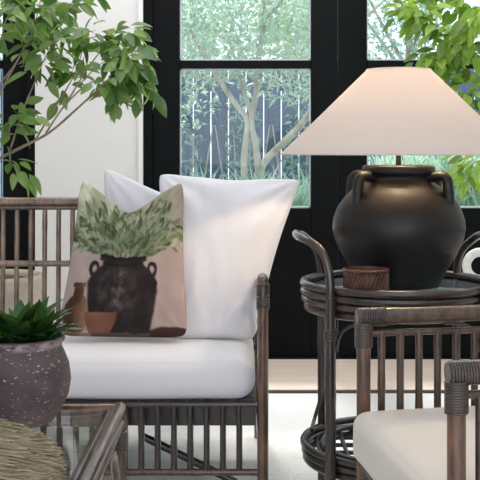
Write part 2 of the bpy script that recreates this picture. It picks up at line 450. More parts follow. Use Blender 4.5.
# ------------------------------------------------------------------ sofa
SX1, SX0 = 0.071, -1.75; SF, SB = 3.34, 4.04
sofa = thing('rattan_sofa', 'dark rattan sofa with spindle back and white seat cushion', 'sofa', ((SX0 + SX1) / 2, 3.69, 0))
for x in (SX0, SX1):
    pt = [(x, SF, 0.0), (x, SF, 0.3), (x, SF, 0.62), (x, SF + .008, 0.66)]
    tubeobj('leg', pt, .0175, 'rattan_warm', sofa)
    poleobj('leg', (x, SB, 0), (x, SB + .03, .90), .018, 'rattan', sofa)
    arm = tubeobj('arm', [(x, SF + .004, .645), (x, SF + .022, .674), (x, SF + .10, .668), (x, SF + .3, .632), (x, SB, .605)], .018, 'rattan', sofa)
    MB().helix((x, SF + .001, .585), (x, SF + .006, .662), .0185, .0036, 11).build('binding', 'binding', arm)
    for k in range(9):
        y = SF + .08 + k * .07
        poleobj('spindle', (x, y, .30), (x, y, .665 - .10 * k / 9 + .012), .008, 'rattan', sofa, 8)
    poleobj('side_rail', (x, SF, .30), (x, SB, .30), .015, 'rattan', sofa)
    poleobj('side_rail', (x, SF, .085), (x, SB, .085), .012, 'rattan', sofa)
yb = SB + .025
poleobj('back_rail', (SX0 - .02, yb + .004, .884), (SX1 + .02, yb + .004, .884), .0165, 'rattan_back', sofa)
poleobj('back_rail', (SX0, yb - .006, .862), (SX1, yb - .006, .862), .008, 'rattan', sofa)
poleobj('back_rail', (SX0, yb - .012, .652), (SX1, yb - .012, .652), .0115, 'rattan_back', sofa)
poleobj('back_rail', (SX0, yb - .018, .34), (SX1, yb - .018, .34), .014, 'rattan', sofa)
k = 0; x = (3.2 - HX) / F * yb
while x > SX0 + .03: x -= .0525
while x < SX1 - .03:
    if x > SX0 + .03:
        poleobj('spindle', (x, yb - .016, .34), (x, yb + .002, .87), .0092, 'rattan_back', sofa, 8)
    x += .0525
# front apron
poleobj('front_rail', (SX0, SF + .004, .288), (SX1, SF + .004, .288), .009, 'rattan_black', sofa)
poleobj('front_rail', (SX0, SF + .002, .078), (SX1, SF + .002, .078), .0105, 'rattan', sofa)
bevel(MB().box((SX0 + .02, SF + .07, .205), (SX1 - .02, SF + .10, .280)).build('seat_frame', 'rattan_black', sofa, smooth=False))
bevel(MB().box((SX0 + .02, SF + .07, .281), (SX1 - .02, SB - .03, .295)).build('seat_deck', 'rattan_black', sofa, smooth=False))
bx = (239.6 - HX) / F * SF + .05
x = bx - .0508 * 36
while x < SX1 - .03:
    if x > SX0 + .03:
        poleobj('spindle', (x, SF + .004, .080), (x, SF + .004, .287), .0098, 'rattan_cart', sofa, 8)
    x += .0508
poleobj('stretcher', P(142, 436, SF + .14), P(236, 482, SF + .14), .013, 'rattan_black', sofa)
mb = rbox((SX0 + .025, SF - .02, .299), (SX1 - .022, SB - .02, .430), .062, .014, 40, .003, 3, .004)
sc = mb.build('seat_cushion', 'seat_white', sofa); sc['label'] = 'white cotton seat cushion'
pts = [(SX0 + .06, SF - .022, .40), (SX1 - .055, SF - .022, .40)]

# ------------------------------------------------------------------ cushions on the sofa
def white_pillow(c, label, thick, dips, seed, origin, **kw):
    mb, uv, edge = pillow(*c, thick, dips, seed=seed, **kw)
    o = mb.build('throw_pillow', 'white', origin=origin)
    tag(o, label, 'pillow', 'white pillows on the sofa')
    return o
white_pillow((P(102, 166, 3.99), P(217, 209, 4.0), P(218, 325, 3.90), P(100, 325, 3.90)),
             'white pillow mostly hidden behind the printed pillow, only one corner showing', .09, (.02, .02, .02, .02), 2, (-.3, 3.9, .45))
white_pillow((P(157, 172, 3.93), P(303, 178, 3.95), P(257, 341, 3.64), P(169, 341, 3.64)),
             'large plain white pillow leaning in the sofa corner by the arm', .15, (.035, .022, .01, .01), 11, (-.1, 3.75, .45), powr=.5, wr=.011)

def mixc(a, b, t): return tuple(a[i] * (1 - t) + b[i] * t for i in range(3))
def fb(x, y, o=4, s=0):
    v = 0; a = .5
    for i in range(o):
        v += a * noise.noise(Vector((x, y, s + i * 7.1))); x *= 2; y *= 2; a *= .5
    return v
leaves = []
rl = random.Random(5)
for i in range(560):
    th = rl.uniform(-1.5, 1.5); rr = rl.uniform(.12, .66) 
    lx = .50 + math.sin(th) * rr * 0.78; ly = .50 - math.cos(th) * rr * .72
    an = th + rl.uniform(-.8, .8)
    k = rl.random(); deep = smooth(.62, .25, rr)
    lc = rl.choice([(92, 104, 74), (70, 86, 54), (134, 142, 112), (52, 68, 42), (110, 122, 88), (164, 168, 142), (178, 180, 160)])
    lc = mixc(lc, (62, 78, 52), .35 * deep)
    leaves.append((lx, ly, math.sin(an), -math.cos(an), rl.uniform(.035, .075), rl.uniform(.012, .022), lc))
def print_col(u, v):
    n = fb(u * 5, v * 5, 4, 1)
    u += .018 * fb(u * 9, v * 9, 3, 31) + .006 * fb(u * 40, v * 40, 2, 5); v += .018 * fb(u * 9, v * 9, 3, 47)
    c = mixc((162, 144, 140), (184, 166, 160), .5 + n)
    c = mixc(c, (206, 206, 186), smooth(.55, .1, v) * smooth(.75, .1, u))
    c = mixc(c, (138, 144, 112), max(0, min(.75, .55 + 1.8 * fb(u * 7, v * 7, 3, 9))) * smooth(.5, .36, v))
    # stems
    for sx, tx in ((.45, .3), (.47, .42), (.5, .52), (.53, .68)):
        if .2 < v < .53:
            t = (.53 - v) / .33; cx = sx + (tx - sx) * t ** 1.3
            c = mixc(c, (92, 92, 70), .8 * smooth(.014, .006, abs(u - cx)))
    for lx, ly, dx, dy, L, W, lc in leaves:
        a = u - lx; b = v - ly
        if abs(a) > .1 or abs(b) > .1: continue
        p = a * dx + b * dy; q = -a * dy + b * dx
        e = (p / L) ** 2 + (q / W) ** 2
        if e < 1: c = mixc(c, lc, .72 * smooth(1, .35, e))
    # big dark jar
    cx = .485; m = 0
    if .49 < v:
        if v < .535: hw = .20
        elif v < .565: hw = .175
        elif v < .70: hw = .175 + .115 * math.sin((v - .565) / .135 * PI / 2)
        else: hw = .29 - .075 * ((v - .70) / .3) ** 1.4
        m = smooth(hw + .014, hw - .014, abs(u - cx))
        for sx in (-1, 1):   # ears
            e = math.hypot((u - cx - sx * .245) / 1.0, (v - .60) / 1.3)
            m = max(m, smooth(.050, .038, e) * smooth(.012, .026, e))
        j = mixc((32, 27, 28), (58, 51, 51), max(0, min(1, .5 + 1.2 * fb(u * 6, v * 6, 4, 3))))
        sc_ = smooth(-.25, .5, fb(u * 14, v * 14, 5, 17)) * smooth(.22, .02, abs(u - cx + .03)) * smooth(.24, .04, abs(v - .72))
        j = mixc(j, (140, 132, 130), sc_ * .75)
        if .50 < v < .512 or .55 < v < .562: j = mixc(j, (30, 26, 28), .7)
        c = mixc(c, j, m)
    # jug
    e = math.hypot((u - .13) / .105, (v - .885) / .125)
    m = smooth(1.05, .95, e)
    if .70 < v < .80: m = max(m, smooth(.045, .035, abs(u - .13)))
    if .69 < v < .715: m = max(m, smooth(.06, .05, abs(u - .13)))
    c = mixc(c, mixc((70, 46, 37), (136, 104, 80), smooth(.02, .2, u - .02 + .2 * n)), m)
    # bowl
    if .87 < v < .985:
        hw = .125 - .05 * ((v - .87) / .115) ** 2
        c = mixc(c, mixc((96, 60, 47), (134, 94, 76), .5 + n), smooth(hw + .008, hw - .008, abs(u - .33)))
    # dark cloth along the bottom right
    e = v - (.965 - .03 * math.sin((u - .7) * 9))
    if u > .7: c = mixc(c, (64, 44, 42), smooth(0, .012, e))
    if v > .985 and u < .7: c = mixc(c, (120, 98, 90), .6)
    return c
mb, uv, edge = pillow(P(80, 178, 3.80), P(185, 180, 3.80), P(189, 338, 3.56), P(55, 336, 3.56), .125, (.155, .012, .0, .012), n=150, seed=21, wr=.004, powr=.45)
pp = mb.build('throw_pillow', 'print', origin=(-.4, 3.56, .45))
tag(pp, 'pink-beige pillow printed with a dark jar of green leaves', 'pillow')
ca = pp.data.color_attributes.new('print', 'FLOAT_COLOR', 'POINT')
flat = []
for (u, v, s_) in uv:
    c = print_col(u, v) if s_ > 0 else (214, 196, 184)
    flat += list(srgb(*c))
ca.data.foreach_set('color', flat)

# ------------------------------------------------------------------ armchair (local: faces -x, width along y)
def armchair():
    r = thing('rattan_armchair', 'dark rattan armchair with cream seat cushion beside the bar cart', 'chair', (0, 0, 0))
    HWY = .348; L = .64; ZA = .655
    for sy in (-1, 1):
        y = sy * HWY
        poleobj('leg', (0, y, 0), (0, y, ZA - .005), .018, 'rattan_warm', r, 14)
        poleobj('leg', (L, y, 0), (L + .08, y, .88), .019, 'rattan_warm', r, 12)
        a = poleobj('arm', (-.018, y, ZA), (L + .05, y, ZA + .008), .0205, 'rattan', r, 14)
        b = MB(); b.helix((.0, y, ZA - .078), (.0, y, ZA - .016), .0205, .0034, 12)
        b.helix((-.014, y, ZA), (.062, y, ZA), .0212, .0034, 13, 6, 16)
        b.build('binding', 'binding', a)
        poleobj('arm_rail', (0, y, ZA - .042), (L + .05, y, ZA - .038), .0085, 'rattan', r)
        poleobj('seat_rail', (0, y, .285), (L, y, .285), .016, 'rattan', r)
        poleobj('stretcher', (0, y, .11), (L, y, .11), .012, 'rattan', r)
        for k in range(11):
            x = .047 + k * .0495
            poleobj('spindle', (x, y, .285), (x, y, ZA - .042), .0098, 'rattan', r, 8)
    for x, z, rr in ((0, .28, .015), (0, .11, .012), (L, .28, .015), (L + .075, .86, .018), (L + .04, .5, .01)):
        poleobj('cross_rail', (x, -HWY, z), (x, HWY, z), rr, 'rattan', r)
    for k in range(12):
        y = -HWY + .053 + k * .0535
        poleobj('spindle', (L + .005, y, .28), (L + .075, y, .86), .009, 'rattan', r, 8)
        if k < 11: poleobj('spindle', (0, y + .02, .11), (0, y + .02, .28), .009, 'rattan', r, 8)
    bevel(MB().box((.03, -HWY + .03, .278), (L - .03, HWY - .03, .297)).build('seat_deck', 'rattan_black', r, smooth=False))
    mb = rbox((-.042, -HWY + .026, .298), (L - .01, HWY - .026, .424), .034, .018, 30, .003, 8)
    o = mb.build('seat_cushion', 'cream', r); o['label'] = 'cream cotton seat cushion'
    return r
ch = armchair()
A = Vector(((363.5 - HX) / F * 2.74, 2.74)); B = Vector(((456.5 - HX) / F * 2.05, 2.05))
mid = (A + B) / 2
ch.location = (mid.x, mid.y, 0); ch.rotation_euler = (0, 0, math.atan2(-(B - A).normalized().x * -1, 1) if False else math.atan2(B.x - A.x, A.y - B.y))

# ------------------------------------------------------------------ coffee table
TX1, TX0, TY0, TY1 = -.296, -1.30, 1.55, 2.635; TZ = .45
ct = thing('coffee_table', 'low rattan coffee table with a glass top in the lower left', 'table', (-.8, 2.1, 0))
g = MB().box((TX0 + .03, TY0 + .02, TZ - .008), (TX1 - .022, TY1 - .02, TZ))
g.build('glass_top', 'table_glass', ct, smooth=False)
for (dx, dz, rr) in ((0, -.004, .017), (.0, -.037, .015), (-.024, -.012, .011)):
    poleobj('side_rail', (TX1 + dx, TY0, TZ + dz), (TX1 + dx, TY1, TZ + dz), rr, 'rattan', ct, 12)
    poleobj('side_rail', (TX0 - dx, TY0, TZ + dz), (TX0 - dx, TY1, TZ + dz), rr, 'rattan', ct, 12)
for y in (TY0, TY1):
    poleobj('end_rail', (TX0, y, TZ - .006), (TX1, y, TZ - .006), .013, 'rattan_warm', ct, 12)
    poleobj('end_rail', (TX0, y, TZ - .035), (TX1, y, TZ - .035), .013, 'rattan', ct, 12)
    for x, s in ((TX0, 1), (TX1, -1)):
        lg = poleobj('leg', (x, y, 0), (x, y, TZ - .02), .0185, 'rattan', ct, 12)
        MB().helix((x, y, TZ - .11), (x, y, TZ - .06), .0195, .0035, 8).build('binding', 'binding', lg)
        q = -1 if y == TY1 else 1
        tubeobj('brace', [(x, y + q * .02, .16), (x, y + q * .05, .27), (x, y + q * .13, .37), (x, y + q * .26, .395)], .011, 'rattan', ct)
for x in (TX0, TX1): poleobj('stretcher', (x, TY0, .10), (x, TY1, .10), .012, 'rattan', ct)
for y in (TY0, TY1): poleobj('stretcher', (TX0, y, .10), (TX1, y, .10), .012, 'rattan', ct)

# potted plant on the table
pc = P(19, 430, 2.49); px, py = pc.x, pc.y
pot = thing('potted_plant', 'leafy green plant in a weathered round brown pot on the glass table', 'plant', (px, py, TZ))
prof = [(.070, 0), (.078, .004), (.098, .03), (.114, .065), (.1195, .10), (.115, .135), (.104, .163), (.098, .176), (.099, .184), (.105, .190), (.106, .197), (.100, .200), (.093, .197), (.090, .185), (.092, .165), (.0, .165)]
mb = MB().lathe(prof, (px, py, TZ), 56, False)
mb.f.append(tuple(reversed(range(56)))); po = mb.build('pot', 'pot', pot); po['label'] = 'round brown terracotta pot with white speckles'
MB().lathe([(.0, .176), (.089, .172)], (px, py, TZ), 32, False).build('soil', 'soil', pot)
lf = MB(); rr = random.Random(3)
for i in range(85):
    a = rr.uniform(0, 2 * PI); e = rr.uniform(.62, 1.45); rad = rr.uniform(.0, .055)
    b = Vector((px + rad * math.cos(a), py + rad * math.sin(a), TZ + .18))
    d = Vector((math.cos(a) * math.cos(e), math.sin(a) * math.cos(e), math.sin(e)))
    L = rr.uniform(.075, .12)
    lf.leaf(b, d, (0, 0, 1), L, rr.uniform(.03, .046), rr.uniform(.25, .75), .22, 7)
for (tx, ty) in ((77, 322), (71, 327), (62, 319), (50, 314), (42, 305)):
    b = Vector((px + .06, py - .01, TZ + .17)); tgt = P(tx, ty - 6, 2.46); d = tgt - b
    lf.leaf(b, d + Vector((0, 0, .25 * d.length)), (0, 0, 1), d.length * 1.06, .032, .24, .2, 7)
lf.build('foliage', 'leaf_lily', pot)

# straw bundle
sb = thing('straw_bundle', 'bundle of dried tan straw lying on the glass table beside the pot', 'straw', (-.58, 2.05, TZ))
st = MB(); rs = random.Random(9)
for i in range(3800):
    u = rs.uniform(-1, 1); layer = rs.random()
    hmax = .142 * (1 - .30 * u * u)
    a = Vector((-.80 + rs.uniform(-.05, .05), 2.06 + u * .13, TZ + .006 + layer * hmax * .95))
    ex = -.336 + rs.uniform(-.03, .008) - .13 * layer ** 3.5 - .05 * max(0, u)
    b = Vector((ex, 2.05 + u * .15 + rs.uniform(-.004, .004), TZ + .005 + layer * hmax * (.80 - .25 * abs(u))))
    mid_ = (a + b) / 2 + Vector((0, rs.uniform(-.003, .003), .012 * layer))
    st.tube([a, mid_, b], rs.uniform(.0007, .0015), 3)
st.build('straw', 'straw', sb)['kind'] = 'stuff'
MB().tube(catmull([(-.70, 2.06 + .142 * math.cos(a), TZ + .062 + .058 * math.sin(a)) for a in [2 * PI * k / 12 for k in range(12)]], 4, True), .0035, 6, True).build('tie', 'straw', sb)

# ------------------------------------------------------------------ bar cart
CX, CY = (397.5 - HX) / F * 3.3, 3.3; R = .288; ZR = .685
cart = thing('bar_cart', 'round dark rattan bar cart with looped handles carrying the lamp', 'cart', (CX, CY, 0))
def ring(R_, z, r, name, mat, parent, cx=CX, cy=CY, n=64):
    return MB().tube([(cx + R_ * math.cos(2 * PI * k / n), cy + R_ * math.sin(2 * PI * k / n), z) for k in range(n)], r, 10, True).build(name, mat, parent)
for k in range(4):
    ring(R - (0, .001, .004, .012)[k], ZR - .012 - k * .0235, .0125, 'tray_ring', 'rattan_cart', cart)
MB().lathe([(0, ZR - .031), (R - .011, ZR - .031), (R - .011, ZR - .024), (0, ZR - .024)], (CX, CY, 0), 64, False).build('tray_top', 'tray_glass', cart)
ZL = .185
for k in range(3):
    ring(R - .004 * k, ZL - k * .0225, .0115, 'shelf_ring', 'rattan_black', cart)
ring(R * .80, ZL - .005, .009, 'shelf_ring', 'rattan_black', cart)
for k in range(-6, 7):
    x = k * .040; hl = math.sqrt(max(0, (R * .98) ** 2 - x * x))
    poleobj('shelf_slat', (CX + x, CY - hl, ZL - .022), (CX + x, CY + hl, ZL - .022), .007, 'rattan_black', cart, 8)
for k in range(-2, 3):
    y = k * .085; hl = math.sqrt((R * .97) ** 2 - y * y)
    poleobj('shelf_slat', (CX - hl, CY + y, ZL - .034), (CX + hl, CY + y, ZL - .034), .007, 'rattan_black', cart, 8)
fx = CX - (330 - HX) / F * 3.11; 
for s in (-1, 1):
    X = lambda d: CX + s * d
    fl = fx; rl_ = CX - (322 - HX) / F * 3.47
    loop = [(X(fl), 3.09, ZR - .15), (X(fl), 3.09, ZR - .03), (X(fl + .004), 3.095, ZR + .04), (X(fl + .022), 3.105, ZR + .098), (X(fl + .058), 3.14, ZR + .128),
            (X(fl + .082), 3.20, ZR + .136), (X(fl + .088), 3.29, ZR + .137), (X(fl + .080), 3.38, ZR + .132), (X(fl + .05), 3.45, ZR + .115), (X(rl_ + .012), 3.485, ZR + .06), (X(rl_), 3.49, ZR - .03), (X(rl_), 3.49, ZR - .15)]
    tubeobj('handle', loop, .0125, 'rattan_cart', cart, 8, seg=12)
    lg = poleobj('leg', (X(fl), 3.09, 0), (X(fl), 3.09, ZR - .03), .0155, 'rattan_black', cart, 12)
    MB().helix((X(fl), 3.09, .53), (X(fl), 3.09, .565), .0165, .003, 6).build('binding', 'binding', lg)
    poleobj('leg', (X(rl_), 3.49, 0), (X(rl_), 3.49, ZR - .03), .0125, 'rattan_black', cart, 12)
    # bent braces
    tubeobj('brace', [(X(fl - .015), 3.09, .50), (X(fl - .03), 3.085, .555), (X(fl - .075), 3.06, .585), (X(fl - .13), 3.035, .592)], .005, 'rattan_black', cart)
    tubeobj('brace', [(X(fl - .01), 3.09, .01), (X(fl - .025), 3.08, .07), (X(fl - .07), 3.06, .115), (X(fl - .13), 3.045, .125), (X(fl - .19), 3.035, .13)], .008, 'rattan_black', cart)
    tubeobj('brace', [(X(rl_ - .005), 3.485, .42), (X(rl_ + .0), 3.48, .30), (X(rl_ + .025), 3.44, .225), (X(rl_ + .04), 3.38, .20)], .006, 'rattan_black', cart)
ZTOP = ZR - .024

# lamp
LX = (400 - HX) / F * 3.3; LY = 3.33
lamp = thing('table_lamp', 'table lamp with black urn base and wide cone linen shade', 'lamp', (LX, LY, ZTOP))
jp = [(.0, 0), (.118, 0), (.126, .006), (.148, .05), (.178, .10), (.198, .145), (.2045, .175), (.202, .205), (.190, .240), (.168, .272), (.142, .298), (.120, .312), (.104, .322), (.098, .330), (.097, .338),
      (.102, .341), (.110, .346), (.1125, .354), (.112, .366), (.106, .372), (.094, .371), (.088, .36), (.088, .34), (.0, .335)]
LYc = LY
jar = MB().lathe(jp, (LX, LY, ZTOP), 64, False).build('urn', 'jar', lamp); jar['label'] = 'round black clay urn'
for a in (-34, -146, 34, 146):
    ar = math.radians(a); q = lambda r, z: (LX + r * math.cos(ar), LY + r * math.sin(ar), ZTOP + z)
    pts = catmull([q(.092, .330), q(.118, .338), q(.146, .340), q(.160, .328), q(.164, .305), q(.166, .28), q(.166, .255)], 6)
    MB().tube(pts, [.0145 + .003 * (i / len(pts)) for i in range(len(pts))], 10).build('handle', 'jar', lamp)
ZS0 = H - 4 * 3.33 / F; ZS1 = H + 80 * 3.33 / F
poleobj('stem', (LX, LY, ZTOP + .335), (LX, LY, ZS0 + .10), .0085, 'metal', lamp)
MB().lathe([(.0, .335), (.03, .34), (.028, .365), (.012, .372), (.0, .372)], (LX, LY, ZTOP), 24, False).build('cap', 'metal', lamp)
RS0, RS1 = .366, .099
sh = MB(); seg = 96
n = 14; prof = [(RS0 + (RS1 - RS0) * i / n, ZS0 + (ZS1 - ZS0) * i / n) for i in range(n + 1)]
prof += [(r - .0025, z) for r, z in reversed(prof)]
prof.append(prof[0])
shade = sh.lathe(prof, (LX, LY, 0), seg, False).build('lamp_shade', 'shade', lamp); sharp(shade, 50)
MB().tube([(LX + RS0 * math.cos(2 * PI * k / 80), LY + RS0 * math.sin(2 * PI * k / 80), ZS0) for k in range(80)], .0028, 6, True).build('shade_rim', 'shade', shade)
MB().tube([(LX + RS1 * math.cos(2 * PI * k / 48), LY + RS1 * math.sin(2 * PI * k / 48), ZS1) for k in range(48)], .0022, 6, True).build('shade_rim', 'shade', shade)
sp = MB()
for k in range(3):
    a = 2 * PI * k / 3 + .3
    sp.tube([(LX, LY, ZS1 - .03), (LX + (RS1 + .02) * math.cos(a), LY + (RS1 + .02) * math.sin(a), ZS1 - .022)], .002, 6)
sp.tube(catmull([(LX + .012, LY, ZS0 + .09), (LX + .055, LY, ZS0 + .14), (LX + .05, LY, ZS1 - .07), (LX, LY, ZS1 - .03)], 6), .002, 6)
sp.tube(catmull([(LX - .012, LY, ZS0 + .09), (LX - .055, LY, ZS0 + .14), (LX - .05, LY, ZS1 - .07), (LX, LY, ZS1 - .03)], 6), .002, 6)
sp.build('harp', 'metal', lamp)
MB().lathe([(.0, .10), (.012, .10), (.014, .115), (.028, .145), (.030, .165), (.022, .185), (.0, .192)], (LX, LY, ZS0), 24, False).build('bulb', 'bulb', lamp)

# woven bowl on the tray
bc = P(366, 285, 3.115); bz = ZTOP
bo = thing('wicker_bowl', 'small reddish brown wicker bowl at the front of the cart tray', 'bowl', (bc.x, bc.y, bz))
MB().lathe([(.0, 0), (.060, 0), (.062, .072), (.058, .072), (.056, .006), (.0, .006)], (bc.x, bc.y, bz), 40, False).build('lining', 'bowl_weave', bo)
wv = MB()
for k in range(34):
    a0 = 2 * PI * k / 34
    wv.tube([(bc.x + .0635 * math.cos(a0 + t_ * .42), bc.y + .0635 * math.sin(a0 + t_ * .42), bz + .004 + .066 * t_) for t_ in (0, .25, .5, .75, 1)], .0034, 6)
wv.build('weave', 'bowl_weave', bo)
for z in (.005, .072):
    ring(.0635, bz + z, .0045, 'rim', 'bowl_weave', bo, bc.x, bc.y, 40)

# ------------------------------------------------------------------ indoor plants
def branch(mb, pts, r0, r1, n=5):
    p = catmull(pts, n); m = len(p)
    mb.tube(p, [r0 + (r1 - r0) * i / (m - 1) for i in range(m)], 6)
    return p
def leafy(lf, path, start, count, rg, L, W, spread=.05):
    m = len(path)
    for i in range(count):
        k = min(m - 2, int((start + (1 - start) * rg.random() ** .8) * (m - 1)))
        p = path[k].lerp(path[k + 1], rg.random()); t_ = (path[k + 1] - path[k]).normalized()
        rnd = Vector((rg.gauss(0, 1), rg.gauss(0, 1), rg.gauss(0, .7))).normalized()
        d = (t_ * .4 + rnd * .8 + Vector((0, 0, -.55))).normalized()
        b = p + rnd * rg.uniform(0, spread)
        up = Vector((rg.gauss(0, .5), -.5 + rg.gauss(0, .5), .8))
        l = L * rg.uniform(.7, 1.2)
        lf.leaf(b, d, up, l, W * l / L * rg.uniform(.85, 1.15), rg.uniform(.05, .35), .15, 5)

lx, ly = (-6 - HX) / F * 4.55, 4.55
lp = thing('potted_tree', 'leafy indoor tree in a cream planter behind the sofa at left', 'plant', (lx, ly, 0))
MB().lathe([(.0, 0), (.14, 0), (.15, .01), (.185, .30), (.208, .545), (.212, .565), (.200, .567), (.192, .545), (.188, .51), (.0, .51)], (lx, ly, -.0119), 48, False).build('planter', 'planter_cream', lp)
MB().lathe([(.190, .535), (.12, .55), (.0, .56)], (lx, ly, -.0119), 40, False).build('soil', 'soil', lp)
rg = random.Random(4); br = MB(); lf = MB()
D0 = 4.55
trunk = branch(br, [(lx, ly, .5), (lx - .02, ly, .75), P(-10, 165, D0), P(-18, 90, D0), P(-10, 10, D0), P(0, -60, D0)], .014, .008)
B_ = [
 ([P(-10, 163, 4.55), P(22, 147, 4.53), P(50, 132, 4.50), P(80, 106, 4.46), P(104, 84, 4.42), P(126, 62, 4.4), P(138, 54, 4.4)], .007, .002, .62, 46),
 ([P(36, 139, 4.53), P(52, 112, 4.56), P(66, 90, 4.58), P(78, 66, 4.6), P(84, 42, 4.62)], .0045, .0015, .4, 36),
 ([P(46, 133, 4.52), P(66, 104, 4.5), P(92, 82, 4.5), P(116, 84, 4.48), P(136, 86, 4.46), P(156, 90, 4.44)], .0045, .0012, .5, 36),
 ([P(66, 104, 4.5), P(84, 74, 4.52), P(100, 52, 4.52), P(114, 38, 4.5), P(130, 32, 4.48)], .004, .0012, .45, 34),
 ([P(80, 84, 4.5), P(98, 66, 4.46), P(116, 58, 4.44), P(134, 64, 4.42), P(144, 74, 4.42)], .003, .001, .35, 26),
 ([P(30, 38, 4.6), P(56, 30, 4.56), P(78, 34, 4.54), P(96, 30, 4.52)], .003, .001, .3, 22),
 ([P(80, 106, 4.46), P(100, 92, 4.42), P(112, 100, 4.4), P(118, 106, 4.4)], .003, .001, .4, 12),
 ([P(-14, 120, 4.55), P(8, 78, 4.5), P(22, 52, 4.48), P(34, 26, 4.46), P(42, -6, 4.44)], .006, .0015, .45, 44),
 ([P(-14, 100, 4.55), P(14, 66, 4.6), P(30, 38, 4.62), P(56, 14, 4.62), P(80, 2, 4.6)], .005, .0015, .45, 44),
 ([P(10, 150, 4.54), P(24, 108, 4.5), P(34, 84, 4.46), P(44, 60, 4.44), P(54, 40, 4.42)], .004, .0012, .55, 30),
 ([P(-10, 163, 4.55), P(6, 140, 4.45), P(12, 122, 4.40), P(22, 112, 4.38)], .004, .0012, .3, 22),
 ([P(-6, 165, 4.55), P(6, 160, 4.46), P(14, 166, 4.42), P(20, 172, 4.4)], .003, .0012, .4, 9),
 ([P(-10, 30, 4.55), P(4, 10, 4.5), P(10, -10, 4.5), P(30, -30, 4.5)], .005, .0015, .2, 26),
 ([P(42, -6, 4.44), P(60, -14, 4.44), P(84, -10, 4.44), P(102, 0, 4.44)], .004, .0015, .2, 10),
 ([P(-16, 60, 4.55), P(0, 40, 4.4), P(6, 20, 4.36), P(16, 6, 4.34)], .004, .0015, .3, 24),
]
for pts, r0, r1, s0, cnt in B_:
    path = branch(br, pts, r0, r1)
    leafy(lf, path, s0, int(cnt * 1.12), rg, .086, .043, .065)
for k in range(7):
    z0 = 1.0 + .11 * k; a = 1.9 + .42 * k
    pts = [(lx - .05, ly, z0), (lx - .05 + .16 * math.cos(a), ly + .12 * math.sin(a), z0 + .13), (lx - .05 + .38 * math.cos(a), ly + .25 * math.sin(a), z0 + .22)]
    leafy(lf, branch(br, pts, .005, .0015), .3, 26, rg, .086, .043, .06)
br.build('branches', 'bark', lp); lf.build('foliage', 'leaf_ficus', lp)

rx, ry = (484 - HX) / F * 4.75 + .205, 4.75
rp = thing('potted_tree', 'bright lime green tree in a white planter behind the lamp at right', 'plant', (rx, ry, 0))
zr = H - (254 - HY) / F * 4.75
PR = .20
MB().lathe([(.0, 0), (.13, 0), (.14, .01), (.185, zr - .12), (PR, zr - .02), (PR, zr), (PR - .015, zr), (PR - .02, zr - .05), (.0, zr - .05)], (rx, ry, -.0019), 48, False).build('planter', 'planter_white', rp)
MB().lathe([(PR - .022, zr - .04), (.0, zr - .03)], (rx, ry, 0), 40, False).build('soil', 'soil', rp)
for s in (-1, 1):
    hx = rx + s * .222; hz = zr - .052
    hp = [(hx + .060 * math.cos(2 * PI * k / 28), ry, hz + .060 * math.sin(2 * PI * k / 28)) for k in range(28)]
    MB().tube(hp, .020, 12, True).build('handle', 'planter_white', rp)
rg = random.Random(14); br = MB(); lf = MB()
branch(br, [(rx, ry, zr - .06), (rx + .01, ry, zr + .3), (rx, ry, zr + .8), (rx - .02, ry, zr + 1.3)], .018, .008)
D1 = 4.75
B_ = [
 ([P(520, 120, D1), P(490, 70, D1 - .05), P(460, 40, D1 - .1), P(430, 22, D1 - .1), P(404, 6, D1 - .1)], .006, .0015, .3, 85),
 ([P(520, 140, D1), P(495, 100, D1), P(465, 70, D1), P(445, 58, D1 - .05), P(430, 62, D1 - .1)], .006, .0015, .4, 60),
 ([P(518, 60, D1), P(490, 30, D1), P(460, 4, D1 + .05), P(430, -12, D1), P(404, -20, D1)], .006, .0015, .3, 70),
 ([P(520, 170, D1), P(500, 140, D1 - .08), P(480, 110, D1 - .1), P(464, 90, D1 - .1)], .006, .0015, .3, 40),
 ([P(520, 190, D1), P(500, 168, D1), P(484, 160, D1 - .05), P(470, 166, D1 - .05), P(464, 180, D1)], .004, .0012, .45, 22),
 ([P(520, 40, D1), P(500, 10, D1 - .1), P(478, 20, D1 - .15), P(462, 50, D1 - .15)], .004, .0012, .2, 50),
]
for pts, r0, r1, s0, cnt in B_:
    path = branch(br, pts, r0, r1)
    leafy(lf, path, s0, int(cnt * 1.7), rg, .074, .037, .085)
for k in range(8):
    z0 = zr + .35 + .12 * k; a = -1.3 + .42 * k
    pts = [(rx, ry, z0), (rx + .2 * math.cos(a), ry + .14 * math.sin(a), z0 + .12), (rx + .42 * math.cos(a), ry + .28 * math.sin(a), z0 + .18)]
    leafy(lf, branch(br, pts, .005, .0015), .3, 45, rg, .074, .037, .08)
br.build('branches', 'bark', rp); lf.build('foliage', 'leaf_lime', rp)

# ------------------------------------------------------------------ garden
struct('ground', MB().box((-30, 5.76, -.25), (30, 60, -.15)), 'ground', 'pale garden paving')
YF = 9.8
fe = thing('garden_fence', 'blue grey timber board fence beyond the garden doors', 'fence', (0, YF, -.15))
bd = MB(); pitch = 17.6 / F * YF; x0 = (193 - HX) / F * YF
for k in range(-38, 40):
    a = x0 + k * pitch + .007; bd.box((a, YF, -.1), (a + pitch - .009, YF + .02, 1.9))
bd.build('boards', 'fence', fe, smooth=False)
rl2 = MB()
for z in (.25, 1.62): rl2.box((-6, YF + .022, z), (6, YF + .06, z + .08))
rl2.build('rails', 'fence', fe, smooth=False)

